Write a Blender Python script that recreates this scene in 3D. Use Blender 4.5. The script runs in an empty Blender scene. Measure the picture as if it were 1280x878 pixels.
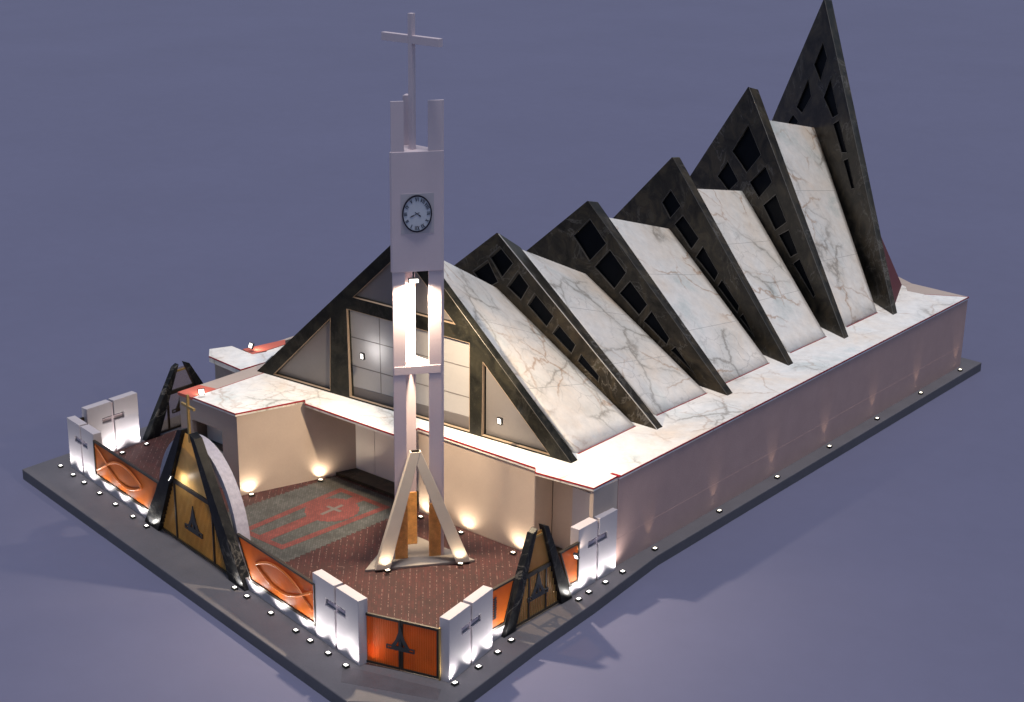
import bpy, bmesh, math, random
from mathutils import Vector, Matrix
from mathutils.geometry import tessellate_polygon
random.seed(7)
SC = bpy.context.scene
COL = SC.collection
V = Vector
X3, Y3, Z3 = V((1, 0, 0)), V((0, 1, 0)), V((0, 0, 1))

# ------------------------------------------------------------------ materials
def new_mat(name):
    m = bpy.data.materials.new(name); m.use_nodes = True
    nt = m.node_tree
    return m, nt, nt.nodes['Principled BSDF']

def node(nt, kind, **kw):
    n = nt.nodes.new(kind)
    for k, v in kw.items():
        if hasattr(n, k): setattr(n, k, v)
        else: n.inputs[k].default_value = v
    return n

def ramp(nt, src, stops):
    r = nt.nodes.new('ShaderNodeValToRGB')
    e = r.color_ramp.elements
    while len(e) < len(stops): e.new(0.5)
    for i, (p, c) in enumerate(stops):
        e[i].position = p
        e[i].color = (c, c, c, 1) if isinstance(c, (int, float)) else (*c, 1)
    nt.links.new(src, r.inputs[0])
    return r.outputs[0]

def mixc(nt, fac, a, b, mode='MIX'):
    m = nt.nodes.new('ShaderNodeMix'); m.data_type = 'RGBA'; m.blend_type = mode
    for s, v in ((m.inputs[0], fac), (m.inputs[6], a), (m.inputs[7], b)):
        if hasattr(v, 'links') or hasattr(v, 'is_linked'): nt.links.new(v, s)
        elif isinstance(v, (int, float)): s.default_value = v
        else: s.default_value = (*v, 1)
    return m.outputs[2]

def coords(nt, scale=(1, 1, 1), rot=(0, 0, 0), loc=(0, 0, 0)):
    t = nt.nodes.new('ShaderNodeTexCoord'); mp = nt.nodes.new('ShaderNodeMapping')
    mp.inputs['Scale'].default_value = scale; mp.inputs['Rotation'].default_value = rot
    mp.inputs['Location'].default_value = loc
    nt.links.new(t.outputs['Object'], mp.inputs[0])
    return mp.outputs[0]

def noise(nt, vec, scale, detail=4, rough=0.55, dist=0.0):
    n = node(nt, 'ShaderNodeTexNoise')
    n.inputs['Scale'].default_value = scale; n.inputs['Detail'].default_value = detail
    n.inputs['Roughness'].default_value = rough; n.inputs['Distortion'].default_value = dist
    nt.links.new(vec, n.inputs['Vector'])
    return n.outputs[0]

def math_(nt, op, a, b=None):
    m = nt.nodes.new('ShaderNodeMath'); m.operation = op
    for i, v in enumerate((a, b)):
        if v is None: continue
        if isinstance(v, (int, float)): m.inputs[i].default_value = v
        else: nt.links.new(v, m.inputs[i])
    return m.outputs[0]

def bump(nt, bs, h, strength=0.2, dist=0.02):
    b = nt.nodes.new('ShaderNodeBump'); b.inputs['Strength'].default_value = strength
    b.inputs['Distance'].default_value = dist
    nt.links.new(h, b.inputs['Height']); nt.links.new(b.outputs[0], bs.inputs['Normal'])

def plain(name, col, rough=0.6, metal=0.0, var=0.12, scale=1.5, bmp=0.05):
    """one-colour material with gentle mottling and grain"""
    m, nt, bs = new_mat(name)
    v = coords(nt)
    n1 = noise(nt, v, scale, 5); n2 = noise(nt, v, scale * 14, 3)
    f = math_(nt, 'ADD', math_(nt, 'MULTIPLY', n1, 0.65), math_(nt, 'MULTIPLY', n2, 0.35))
    lo = tuple(c * (1 - var) for c in col); hi = tuple(min(1, c * (1 + var)) for c in col)
    nt.links.new(ramp(nt, f, [(0.3, lo), (0.7, hi)]), bs.inputs['Base Color'])
    bs.inputs['Roughness'].default_value = rough; bs.inputs['Metallic'].default_value = metal
    if bmp: bump(nt, bs, n2, bmp)
    return m

def vein(nt, v, scale, dist, width, seed):
    """thin meandering line where a distorted noise crosses 0.5"""
    mp = nt.nodes.new('ShaderNodeMapping'); mp.inputs['Location'].default_value = (seed, seed * 1.7, seed * .6)
    nt.links.new(v, mp.inputs[0])
    n = noise(nt, mp.outputs[0], scale, 5, 0.6, dist)
    a = math_(nt, 'ABSOLUTE', math_(nt, 'SUBTRACT', n, 0.5))
    return ramp(nt, a, [(0.0, 1.0), (width, 0.0)])

def crack(nt, v, scale, warp, wscale, width, seed):
    """crack-like vein: cell borders of a Voronoi pattern seen through warped coordinates"""
    mp = nt.nodes.new('ShaderNodeMapping'); mp.inputs['Location'].default_value = (seed, seed * 1.7, seed * .6)
    nt.links.new(v, mp.inputs[0])
    nz = node(nt, 'ShaderNodeTexNoise'); nz.inputs['Scale'].default_value = wscale; nz.inputs['Detail'].default_value = 7; nz.inputs['Roughness'].default_value = .62
    nt.links.new(mp.outputs[0], nz.inputs['Vector'])
    sub = nt.nodes.new('ShaderNodeVectorMath'); sub.operation = 'SUBTRACT'; sub.inputs[1].default_value = (.5, .5, .5); nt.links.new(nz.outputs[1], sub.inputs[0])
    sc = nt.nodes.new('ShaderNodeVectorMath'); sc.operation = 'SCALE'; sc.inputs['Scale'].default_value = warp; nt.links.new(sub.outputs[0], sc.inputs[0])
    ad = nt.nodes.new('ShaderNodeVectorMath'); ad.operation = 'ADD'; nt.links.new(mp.outputs[0], ad.inputs[0]); nt.links.new(sc.outputs[0], ad.inputs[1])
    vo = nt.nodes.new('ShaderNodeTexVoronoi'); vo.feature = 'DISTANCE_TO_EDGE'; vo.inputs['Scale'].default_value = scale
    nt.links.new(ad.outputs[0], vo.inputs['Vector'])
    return ramp(nt, vo.outputs['Distance'], [(0.0, 1.0), (width * .35, .55), (width, 0.0)])

def marble(name, base, rough=0.25, warm=0.5, amount=1.0):
    m, nt, bs = new_mat(name)
    v = coords(nt, (1, 1, 1), (0.3, 0.2, 0.5))
    cl = noise(nt, v, 0.30, 7, 0.62, 0.5)
    tint = ramp(nt, cl, [(0.30, tuple(b * k for b, k in zip(base, (.76, .83, .84)))), (0.43, base),
                         (0.57, tuple(b * k for b, k in zip(base, (1.0, .955, .91)))), (0.70, tuple(b * k for b, k in zip(base, (.98, .86, .75))))])
    fine = ramp(nt, noise(nt, v, 2.4, 8, .7), [(0.3, .86), (0.7, 1.06)])
    c = mixc(nt, 1.0, tint, fine, 'MULTIPLY')
    m1 = ramp(nt, noise(nt, v, 0.22, 3, .5), [(0.46, 0.0), (0.58, 1.0)])
    m2 = ramp(nt, noise(nt, coords(nt, (1, 1, 1), (0, 0, 0), (13, 5, 8)), 0.30, 3, .5), [(0.48, 0.0), (0.60, 1.0)])
    halo = math_(nt, 'MULTIPLY', crack(nt, v, 0.30, 1.9, .42, .22, 3.1), m1)
    c = mixc(nt, math_(nt, 'MULTIPLY', halo, 0.36 * amount), c, (0.36, 0.38, 0.36))
    k3 = math_(nt, 'MULTIPLY', crack(nt, v, 0.85, 1.2, .9, .035, 7.3), m1)
    c = mixc(nt, math_(nt, 'MULTIPLY', k3, 0.45 * amount), c, (0.30, 0.28, 0.26))
    k2 = math_(nt, 'MULTIPLY', crack(nt, v, 0.42, 1.6, .6, .035, 9.4), m2)
    c = mixc(nt, math_(nt, 'MULTIPLY', k2, 0.85 * amount * warm), c, (0.34, 0.18, 0.085))
    k1 = math_(nt, 'MULTIPLY', crack(nt, v, 0.30, 1.9, .42, .030, 3.1), m1)
    c = mixc(nt, math_(nt, 'MULTIPLY', k1, 0.66 * amount), c, (0.17, 0.135, 0.105))
    nt.links.new(c, bs.inputs['Base Color'])
    bs.inputs['Roughness'].default_value = rough
    bs.inputs['Specular IOR Level'].default_value = 0.3
    return m

def granite(name, base=(0.030, 0.0255, 0.020), rough=0.34, veins=1.0):
    m, nt, bs = new_mat(name)
    v = coords(nt, (1, 1, 1), (0.5, 0.1, 0.9))
    cl = noise(nt, v, 0.8, 7, 0.65, 1.0)
    c = ramp(nt, cl, [(0.30, tuple(b * .35 for b in base)), (0.47, base),
                      (0.60, (base[0] * 1.9, base[1] * 1.75, base[2] * 1.5)), (0.78, (base[0] * 2.0, base[1] * 2.4, base[2] * 2.3))])
    sp = ramp(nt, noise(nt, v, 7.0, 4, .7), [(0.56, 0.0), (0.72, 1.0)])
    c = mixc(nt, math_(nt, 'MULTIPLY', sp, 0.4), c, (0.05, 0.05, 0.043))
    mask = ramp(nt, noise(nt, v, 0.4, 2), [(0.46, 0.0), (0.6, 1.0)])
    v1 = math_(nt, 'MULTIPLY', vein(nt, v, 0.42, 2.0, 0.022, 2.2), mask)
    v2 = math_(nt, 'MULTIPLY', vein(nt, v, 1.2, 2.4, 0.02, 7.7), mask)
    c = mixc(nt, math_(nt, 'MULTIPLY', v2, 0.28 * veins), c, (0.075, 0.07, 0.064))
    c = mixc(nt, math_(nt, 'MULTIPLY', v1, 0.65 * veins), c, (0.17, 0.155, 0.14))
    nt.links.new(c, bs.inputs['Base Color'])
    bs.inputs['Roughness'].default_value = rough
    bs.inputs['Specular IOR Level'].default_value = 0.12
    return m

def brick(name, c1, c2, mortar, angle, w=0.34, h=0.12, msize=0.008):
    m, nt, bs = new_mat(name)
    v = coords(nt, (1, 1, 1), (0, 0, angle))
    b = nt.nodes.new('ShaderNodeTexBrick')
    nt.links.new(v, b.inputs['Vector'])
    b.inputs['Color1'].default_value = (*c1, 1); b.inputs['Color2'].default_value = (*c2, 1)
    b.inputs['Mortar'].default_value = (*mortar, 1)
    b.inputs['Scale'].default_value = 1.0; b.inputs['Mortar Size'].default_value = msize
    b.inputs['Brick Width'].default_value = w; b.inputs['Row Height'].default_value = h
    b.inputs['Bias'].default_value = -0.1
    n1 = noise(nt, v, 1.2, 5); n2 = noise(nt, v, 25, 3)
    c = mixc(nt, 1.0, b.outputs[0], ramp(nt, n1, [(0.3, .72), (0.7, 1.15)]), 'MULTIPLY')
    c = mixc(nt, 1.0, c, ramp(nt, n2, [(0.3, .8), (0.7, 1.15)]), 'MULTIPLY')
    # the worn pale chips that run along one joint direction
    v2 = coords(nt, (1.0, 1.0, 1.0), (0, 0, angle))
    b2 = nt.nodes.new('ShaderNodeTexBrick'); nt.links.new(v2, b2.inputs['Vector'])
    b2.inputs['Color1'].default_value = (0, 0, 0, 1); b2.inputs['Color2'].default_value = (0, 0, 0, 1)
    b2.inputs['Mortar'].default_value = (1, 1, 1, 1); b2.inputs['Scale'].default_value = 1
    b2.inputs['Mortar Size'].default_value = 0.016; b2.inputs['Brick Width'].default_value = 900.0
    b2.inputs['Row Height'].default_value = 0.27; b2.inputs['Mortar Smooth'].default_value = .3
    dash = ramp(nt, noise(nt, coords(nt, (1.5, 3.7, 1), (0, 0, angle)), 2.4, 0), [(0.52, 0.0), (0.60, 1.0)])
    f = math_(nt, 'MULTIPLY', math_(nt, 'MULTIPLY', b2.outputs[0], dash), 0.5)
    return m, nt, bs, c, f, b

# --- the palette
M = {}
M['ground'] = plain('ground_floor', (0.106, 0.110, 0.190), 0.85, 0, 0.05, 0.06, 0)
M['sidewalk'] = plain('sidewalk_concrete', (0.098, 0.093, 0.108), 0.75, 0, 0.14, 0.7, 0.1)
M['path'] = plain('path_concrete', (0.078, 0.070, 0.082), 0.7, 0, 0.25, 1.3, 0.1)
ANG = math.radians(-42)
m, nt, bs, c, f, b = brick('red_brick_paving', (0.036, 0.0085, 0.0082), (0.060, 0.0125, 0.0118), (0.022, 0.0075, 0.0075), ANG - math.pi / 2)
nt.links.new(mixc(nt, f, c, (0.26, 0.18, 0.165)), bs.inputs['Base Color']); bs.inputs['Roughness'].default_value = .8
M['brick'] = m
m, nt, bs, c, f, b = brick('grey_brick_paving', (0.047, 0.048, 0.047), (0.076, 0.076, 0.074), (0.028, 0.028, 0.028), ANG - math.pi / 2, .2, .1, .006)
nt.links.new(c, bs.inputs['Base Color']); bs.inputs['Roughness'].default_value = .85
M['grey_brick'] = m
m, nt, bs, c, f, b = brick('red_motif_paving', (0.125, 0.029, 0.026), (0.165, 0.038, 0.034), (0.06, 0.03, 0.03), ANG - math.pi / 2, .2, .1, .006)
nt.links.new(c, bs.inputs['Base Color']); bs.inputs['Roughness'].default_value = .85
M['red_motif'] = m
M['paint'] = plain('lavender_white_paint', (0.55, 0.46, 0.505), 0.5, 0, 0.04, 0.8, 0.03)
M['panel'] = plain('white_panel_render', (0.42, 0.385, 0.42), 0.55, 0, 0.04, 1.2, 0.05)
M['inlay'] = plain('grey_inlay', (0.22, 0.205, 0.24), 0.4, 0.0, 0.08, 3, 0)
M['stucco'] = plain('beige_stucco', (0.43, 0.35, 0.31), 0.75, 0, 0.06, 0.9, 0.12)
M['side_stucco'] = plain('mauve_beige_stucco', (0.48, 0.315, 0.285), 0.7, 0, 0.07, 1.1, 0.35)
M['marble'] = marble('white_marble', (0.76, 0.725, 0.69), .3, .9, 1.0)
M['roof_marble'] = marble('roof_marble', (0.86, 0.845, 0.825), .4, .6, 0.9)
M['granite'] = granite('dark_granite')
M['speckled'] = granite('speckled_granite', (0.0125, 0.0128, 0.0115), .35, .12)
M['granite2'] = granite('blue_black_granite', (0.011, 0.0115, 0.0135), .35)
M['red'] = plain('red_trim', (0.30, 0.012, 0.02), 0.5, 0, 0.05, 2, 0)
M['lamp_reddened'] = plain('lamp_reddened_render', (0.55, 0.13, 0.09), 0.7, 0, 0.08, 1, 0.1)  # beige border with the roof lamp's reddish light put into its colour
M['darkred'] = plain('dark_red_roofing', (0.075, 0.003, 0.006), 0.6, 0, 0.1, 1, 0.05)
M['copper'] = plain('brown_copper', (0.70, 0.34, 0.105), 0.45, 0.0, 0.4, 3.0, 0.15)
M['brace'] = plain('pale_stone', (0.44, 0.385, 0.335), 0.6, 0, 0.06, 2, 0.05)
M['slab'] = plain('grey_stone', (0.21, 0.185, 0.17), 0.7, 0, 0.1, 2, 0.1)
M['door'] = plain('pale_grey_door', (0.80, 0.77, 0.77), 0.35, 0.1, 0.04, 0.6, 0)
M['blue_door'] = plain('lavender_grey_door', (0.36, 0.36, 0.44), 0.4, 0, 0.04, 0.6, 0)
M['gable'] = plain('pale_gable_panel', (0.29, 0.285, 0.30), 0.62, 0, 0.05, 0.5, 0)
M['gable_dark'] = plain('grey_gable_glass', (0.145, 0.135, 0.14), 0.3, 0, 0.08, 0.5, 0)
M['seam'] = plain('dark_seam', (0.10, 0.09, 0.095), 0.6, 0, 0, 1, 0)
M['reveal'] = plain('beige_reveal', (0.32, 0.235, 0.17), 0.6, 0, 0.05, 1, 0)
M['joint'] = plain('marble_joint', (0.38, 0.36, 0.34), 0.6, 0, 0.05, 2, 0)
M['gold'] = plain('dull_gold', (0.36, 0.235, 0.08), 0.45, 0.2, 0.15, 3, 0)
M['dark_metal'] = plain('dark_bronze', (0.035, 0.028, 0.022), 0.45, 0.4, 0.2, 3, 0)
M['emblem'] = plain('grey_steel_emblem', (0.06, 0.065, 0.07), 0.35, 0.6, 0.15, 4, 0)
M['black'] = plain('black_housing', (0.012, 0.012, 0.013), 0.4, 0, 0.1, 5, 0)
M['arch'] = plain('lavender_arch_stone', (0.30, 0.29, 0.36), 0.7, 0, 0.22, 6, 0.3)
M['numeral'] = plain('dark_numeral', (0.03, 0.03, 0.045), 0.5, 0, 0.05, 3, 0)
M['dial'] = plain('dial_enamel', (0.50, 0.52, 0.58), 0.35, 0, 0.05, 2, 0)
M['rim'] = plain('dial_rim', (0.012, 0.01, 0.022), 0.35, 0.2, 0.05, 2, 0)
M['steel'] = plain('brushed_bracket', (0.12, 0.12, 0.12), 0.4, 0.7, 0.1, 4, 0)
M['pane'] = plain('black_window_glass', (0.0035, 0.0045, 0.007), 0.5, 0, 0.3, 1, 0)
M['pane'].node_tree.nodes['Principled BSDF'].inputs['Specular IOR Level'].default_value = 0.03
M['slim'] = plain('slim_window_metal', (0.085, 0.078, 0.07), 0.4, 0.2, 0.2, 3, 0)

def emis(name, col, s):
    m, nt, bs = new_mat(name)
    bs.inputs['Base Color'].default_value = (*col, 1)
    bs.inputs['Emission Color'].default_value = (*col, 1); bs.inputs['Emission Strength'].default_value = s
    return m
M['lens'] = emis('lit_lens', (1.0, 0.97, 0.9), 4.0)
M['lens_warm'] = emis('lit_warm_lens', (1.0, 0.9, 0.72), 4.0)

def tinted(name, col, see, tint, rough=.2, glow=.35):
    """coloured translucent sheet: part opaque gloss, part see-through tint"""
    m, nt, bs = new_mat(name)
    v = coords(nt)
    n = noise(nt, v, 1.3, 4, .5, .4)
    c = ramp(nt, n, [(0.3, tuple(x * .82 for x in col)), (0.7, tuple(x * 1.12 for x in col))])
    nt.links.new(c, bs.inputs['Base Color'])
    bs.inputs['Roughness'].default_value = rough
    tr = nt.nodes.new('ShaderNodeBsdfTransparent'); tr.inputs[0].default_value = (*tint, 1)
    tl = nt.nodes.new('ShaderNodeBsdfTranslucent'); nt.links.new(c, tl.inputs[0])
    m0 = nt.nodes.new('ShaderNodeMixShader'); m0.inputs[0].default_value = glow
    nt.links.new(bs.outputs[0], m0.inputs[1]); nt.links.new(tl.outputs[0], m0.inputs[2])
    mx = nt.nodes.new('ShaderNodeMixShader'); mx.inputs[0].default_value = see
    nt.links.new(m0.outputs[0], mx.inputs[1]); nt.links.new(tr.outputs[0], mx.inputs[2])
    nt.links.new(mx.outputs[0], nt.nodes['Material Output'].inputs[0])
    return m
M['orange'] = tinted('orange_glass', (0.60, 0.155, 0.018), 0.18, (0.9, 0.32, 0.06), .5, .3)
M['relief'] = plain('orange_relief', (0.56, 0.14, 0.018), 0.35, 0, 0.05, 2, 0)
M['amber'] = tinted('amber_glass', (0.95, 0.72, 0.33), 0.2, (0.85, 0.6, 0.25), .4, .55)
M['smoked'] = tinted('smoked_amber_glass', (0.34, 0.23, 0.10), 0.45, (0.8, 0.62, 0.35), .4, .2)
M['clear'] = tinted('pale_amber_glass', (0.30, 0.2, 0.12), 0.82, (0.95, 0.88, 0.8), .15)

# ------------------------------------------------------------------ mesh builder
class MB:
    def __init__(s): s.v = []; s.f = []
    def add(s, vs, fs):
        o = len(s.v); s.v += [V(p) for p in vs]; s.f += [tuple(i + o for i in f) for f in fs]; return s
    def box(s, lo, hi, fr=None):
        x0, y0, z0 = lo; x1, y1, z1 = hi
        ps = [(x0, y0, z0), (x1, y0, z0), (x1, y1, z0), (x0, y1, z0), (x0, y0, z1), (x1, y0, z1), (x1, y1, z1), (x0, y1, z1)]
        if fr: ps = [fr(*p) for p in ps]
        return s.add(ps, [(0, 3, 2, 1), (4, 5, 6, 7), (0, 1, 5, 4), (1, 2, 6, 5), (2, 3, 7, 6), (3, 0, 4, 7)])
    def prism(s, poly, fa, fb, holes=()):
        """poly (2-D, with holes) mapped by fa to the near face and by fb to the far face"""
        loops = [list(poly)] + [list(h) for h in holes]
        flat = [p for l in loops for p in l]
        n = len(flat)
        tris = tessellate_polygon([[V((p[0], p[1], 0)) for p in l] for l in loops])
        vs = [fa(*p) for p in flat] + [fb(*p) for p in flat]
        fs = [tuple(t) for t in tris] + [tuple(i + n for i in reversed(t)) for t in tris]
        o = 0
        for l in loops:
            k = len(l)
            for i in range(k):
                j = (i + 1) % k
                fs.append((o + i, o + j, o + j + n, o + i + n))
            o += k
        return s.add(vs, fs)
    def slab(s, poly, z0, z1, holes=()):
        return s.prism(poly, lambda x, y: V((x, y, z1)), lambda x, y: V((x, y, z0)), holes)
    def hexa(s, a, b):
        """solid between two rings of the same length"""
        n = len(a)
        fs = [tuple(range(n)), tuple(range(2 * n - 1, n - 1, -1))] + [(i, (i + 1) % n, (i + 1) % n + n, i + n) for i in range(n)]
        return s.add(list(a) + list(b), fs)
    def tube(s, pts, r, seg=8):
        pts = [V(p) for p in pts]; rings = []
        for i, p in enumerate(pts):
            d = (pts[min(i + 1, len(pts) - 1)] - pts[max(i - 1, 0)]).normalized()
            a = d.orthogonal().normalized() if i == 0 else (rings[-1][1] - d * rings[-1][1].dot(d)).normalized()
            b = d.cross(a)
            rings.append(([p + (a * math.cos(t) + b * math.sin(t)) * r for t in (2 * math.pi * q / seg for q in range(seg))], a))
        vs = [q for r_, _ in rings for q in r_]; fs = []
        for i in range(len(pts) - 1):
            for q in range(seg):
                fs.append((i * seg + q, i * seg + (q + 1) % seg, (i + 1) * seg + (q + 1) % seg, (i + 1) * seg + q))
        fs += [tuple(range(seg)), tuple(range((len(pts) - 1) * seg, len(pts) * seg))]
        return s.add(vs, fs)
    def build(s, name, mat, parent=None, bev=0.0, smooth=False, weld=False, up=False):
        base = V((0, 0, 0)); p = parent
        while p is not None: base += p.location; p = p.parent
        me = bpy.data.meshes.new(name)
        me.from_pydata([tuple(q - base) for q in s.v], [], s.f)
        bm = bmesh.new(); bm.from_mesh(me)
        if weld: bmesh.ops.remove_doubles(bm, verts=bm.verts, dist=1e-4)
        bmesh.ops.recalc_face_normals(bm, faces=bm.faces)
        if up:
            bm.normal_update()
            if sum(q.normal.z for q in bm.faces) < 0: bmesh.ops.reverse_faces(bm, faces=bm.faces)
        bm.to_mesh(me); bm.free()
        me.materials.append(mat)
        o = bpy.data.objects.new(name, me); COL.objects.link(o)
        if parent: o.parent = parent
        if bev:
            b = o.modifiers.new('edge', 'BEVEL'); b.width = bev; b.segments = 2; b.limit_method = 'ANGLE'; b.angle_limit = math.radians(40)
        if smooth:
            for q in me.polygons: q.use_smooth = True
        return o

def thing(name, loc, label, cat, group=None):
    o = bpy.data.objects.new(name, None); COL.objects.link(o); o.location = loc
    o.empty_display_size = .2
    o['label'] = label; o['category'] = cat
    if group: o['group'] = group
    return o

def frame(org, ex, ey, ez=Z3):
    org, ex, ey, ez = V(org), V(ex), V(ey), V(ez)
    return lambda a, b, c: org + ex * a + ey * b + ez * c

def struct(o): o['kind'] = 'structure'; return o

# ------------------------------------------------------------------ ground, pavement, paving
GZ = -0.5
g = MB()
R_ = 2500
g.add([(-R_, -R_, GZ), (R_, -R_, GZ), (R_, R_, GZ), (-R_, R_, GZ)], [(0, 1, 2, 3)])
struct(g.build('ground', M['ground']))

PLAT = [(-26.57, -10.43), (-0.95, -14.5), (1.98, -12.2), (1.45, -7.0), (1.2, -3.0), (0.72, 2.0), (0.66, 33.85), (-3.4, 34.2), (-23.4, 46.6), (-26.2, 44.0)]
struct(MB().slab(PLAT, GZ - .05, 0.0).build('pavement', M['sidewalk'], bev=.04))
# fence lines
A0 = V((-25.16, -8.72, 0)); AX = V((22.89, -3.83, 0)).normalized(); AN = V((AX.y, -AX.x, 0)); AN = AN if AN.y < 0 else -AN
def onA(x): return A0 + AX * ((x - A0.x) / AX.x)
yard = [(-25.0, -8.6), (-2.3, -12.35), (0.45, -11.2), (0.15, -8.3), (0.12, -0.2), (-25.0, -0.2)]
struct(MB().slab(yard, -.02, 0.006).build('brick_paving', M['brick']))
struct(MB().slab([(-2.75, -12.9), (1.0, -11.75), (1.35, -12.35), (-2.0, -13.75)], -.02, 0.005).build('path', M['path']))

# grey brick carpet with toothed long edges and a red motif
def toothed(p, q, n, d):
    p, q = V(p), V(q); e = (q - p) / n; nn = V((e.y, -e.x)).normalized() * d
    out = []
    for i in range(n):
        out += [p + e * i, p + e * (i + .62) + nn]
    return [tuple(t) for t in out]
c00, c10, c11, c01 = (-15.75, -8.0), (-10.35, -8.75), (-10.05, -1.3), (-15.0, -1.3)
carpet = [c00, c10] + toothed(c10, c11, 26, .12)[1:] + [c11, c01] + toothed(c01, c00, 26, .12)[1:]
struct(MB().slab(carpet, 0.0, 0.011).build('patterned_paving', M['grey_brick']))
def lerp(a, b, t): return (a[0] + (b[0] - a[0]) * t, a[1] + (b[1] - a[1]) * t)
o_ = [(-13.95, -8.05), (-11.25, -8.05), (-10.75, -2.0), (-13.9, -2.0)]
cen = (sum(p[0] for p in o_) / 4, sum(p[1] for p in o_) / 4)
inn = [(p[0] + (.34 if p[0] < cen[0] else -.34), p[1] + (.3 if p[1] < cen[1] else -.3)) for p in o_]
red = MB().slab(o_, 0.006, 0.015, [inn])
red.slab([(-12.98, inn[0][1] + .0), (-12.32, inn[0][1]), (-12.22, -5.05), (-12.85, -5.05)], 0.006, 0.0151)
red.slab([(-12.78, -2.85), (-12.2, -2.85), (-12.15, inn[2][1]), (-12.8, inn[2][1])], 0.006, 0.0151)
cc = (-12.5, -3.92)
circ = []
for k in range(48):
    a = 2 * math.pi * k / 48; r = 1.16 + (.06 if k % 2 else 0)
    circ.append((cc[0] + r * math.cos(a), cc[1] + r * 1.02 * math.sin(a)))
def cross2(cx, cy, L, w, L2, yo=0):
    return [(cx - w, cy - L), (cx + w, cy - L), (cx + w, cy + yo - w), (cx + L2, cy + yo - w), (cx + L2, cy + yo + w), (cx + w, cy + yo + w),
            (cx + w, cy + L), (cx - w, cy + L), (cx - w, cy + yo + w), (cx - L2, cy + yo + w), (cx - L2, cy + yo - w), (cx - w, cy + yo - w)]
red.slab(circ, 0.006, 0.0152)
M['pale_brick'] = plain('pale_paver', (0.105, 0.09, 0.085), 0.8, 0, 0.15, 3, 0.05)
struct(MB().slab(cross2(cc[0], cc[1], .66, .085, .42, .12), 0.012, 0.019).build('paving_cross', M['pale_brick']))
struct(red.build('paving_motif', M['red_motif']))

# ------------------------------------------------------------------ the church
CH = thing('church', (-10.9, 16, 0), 'large church with six dark granite gable frames and white marble roofs', 'church')
H = 4.0; HT = 3.86
# --- walls
w = MB()
w.slab([(-0.22, 0.0), (0.0, 0.0), (0.0, 32.5), (-0.22, 32.5)], 0, HT)
w.slab([(0.0005, 0.02), (0.006, 0.02), (0.006, 32.4), (0.0005, 32.4)], 0, 1.22)
o = w.build('side_wall', M['side_stucco'], CH, .012)
w = MB()
w.slab([(-0.3, 32.3), (-0.02, 32.3), (-0.02, 32.5), (-3.5, 32.75), (-22.9, 45.2), (-22.9, 44.9), (-3.6, 32.5)], 0, HT)
w.slab([(-22.9, 0.0), (-22.7, 0.0), (-22.7, 44.8), (-22.9, 44.8)], 0, HT)
w.build('rear_wall', M['stucco'], CH)
# front block between the doors and the recess
w = MB()
w.slab([(-9.55, -1.5), (-3.06, -1.5), (-3.06, -0.3), (-9.55, -0.3)], 0, HT)
w.build('front_wall', M['stucco'], CH, .05)
# recess at the right end
w = MB()
w.slab([(-3.06, -0.296), (-0.23, -0.296), (-0.23, -0.1), (-3.06, -0.1)], 0, HT)
w.slab([(-0.26, -1.56), (-0.08, -1.56), (-0.02, -0.02), (-0.226, -0.02)], 0, HT - .002)
w.build('recess_wall', M['stucco'], CH)
d = MB().slab([(-2.0, -0.36), (-0.6, -0.36), (-0.6, -0.3), (-2.0, -0.3)], 0.02, 3.05)
d.build('recess_door', M['blue_door'], CH)
MB().slab([(-3.05, -.8), (-.5, -.8), (-.5, -.37), (-3.05, -.37)], .004, .13).build('recess_step', M['granite'], CH, .01)
# entrance doors with seams between the leaves
bw = MB().slab([(-14.8, -0.1), (-9.55, -0.1), (-9.55, 0.0), (-14.8, 0.0)], 0, HT)
bw.build('entrance_wall', M['stucco'], CH)
for i in range(4):
    x0 = -14.83 + i * 1.33
    dd = MB().slab([(x0 + .012, -0.16), (x0 + 1.318, -0.16), (x0 + 1.318, -0.1), (x0 + .012, -0.1)], 0.16, 3.6)
    d = dd.build('entrance_door', M['door'], CH, .008)
MB().slab([(-15.25, -1.15), (-9.56, -1.15), (-9.56, -0.17), (-14.9, -0.17)], .004, .155).build('step', M['granite'], CH, .015)
# left wing: front wall with a window opening, long slanted wall
fw = frame((0, -5.62, 0), X3, Y3)
w = MB().prism([(-20.6, 0), (-16.65, 0), (-16.65, HT), (-20.6, HT)], lambda a, c: fw(a, 0, c), lambda a, c: fw(a, .25, c),
               [[(-19.8, 1.70), (-17.7, 1.70), (-17.7, 2.88), (-19.8, 2.88)]])
w.slab([(-20.6, -5.368), (-20.35, -5.368), (-20.35, -0.16), (-20.6, -0.16)], 0, HT)
w.slab([(-16.65, -5.62), (-14.72, -0.16), (-14.95, -0.16), (-16.85, -5.366)], 0, HT)
w.build('wing_wall', M['stucco'], CH)
wn = MB().slab([(-19.95, -4.65), (-17.5, -4.65), (-17.5, -4.58), (-19.95, -4.58)], 1.2, 3.3)
cur = wn.build('wing_window', M['door'], CH)
sh = MB().slab([(-19.9, -5.3), (-17.6, -5.3), (-17.6, -4.66), (-19.9, -4.66)], 1.52, 1.6)
sh.build('sill', M['dark_metal'], cur)
sp = MB().slab([(-18.05, -4.75), (-17.72, -4.75), (-17.72, -4.66), (-18.05, -4.66)], 1.95, 2.75); sp.build('shutter', M['dark_metal'], cur)
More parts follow.
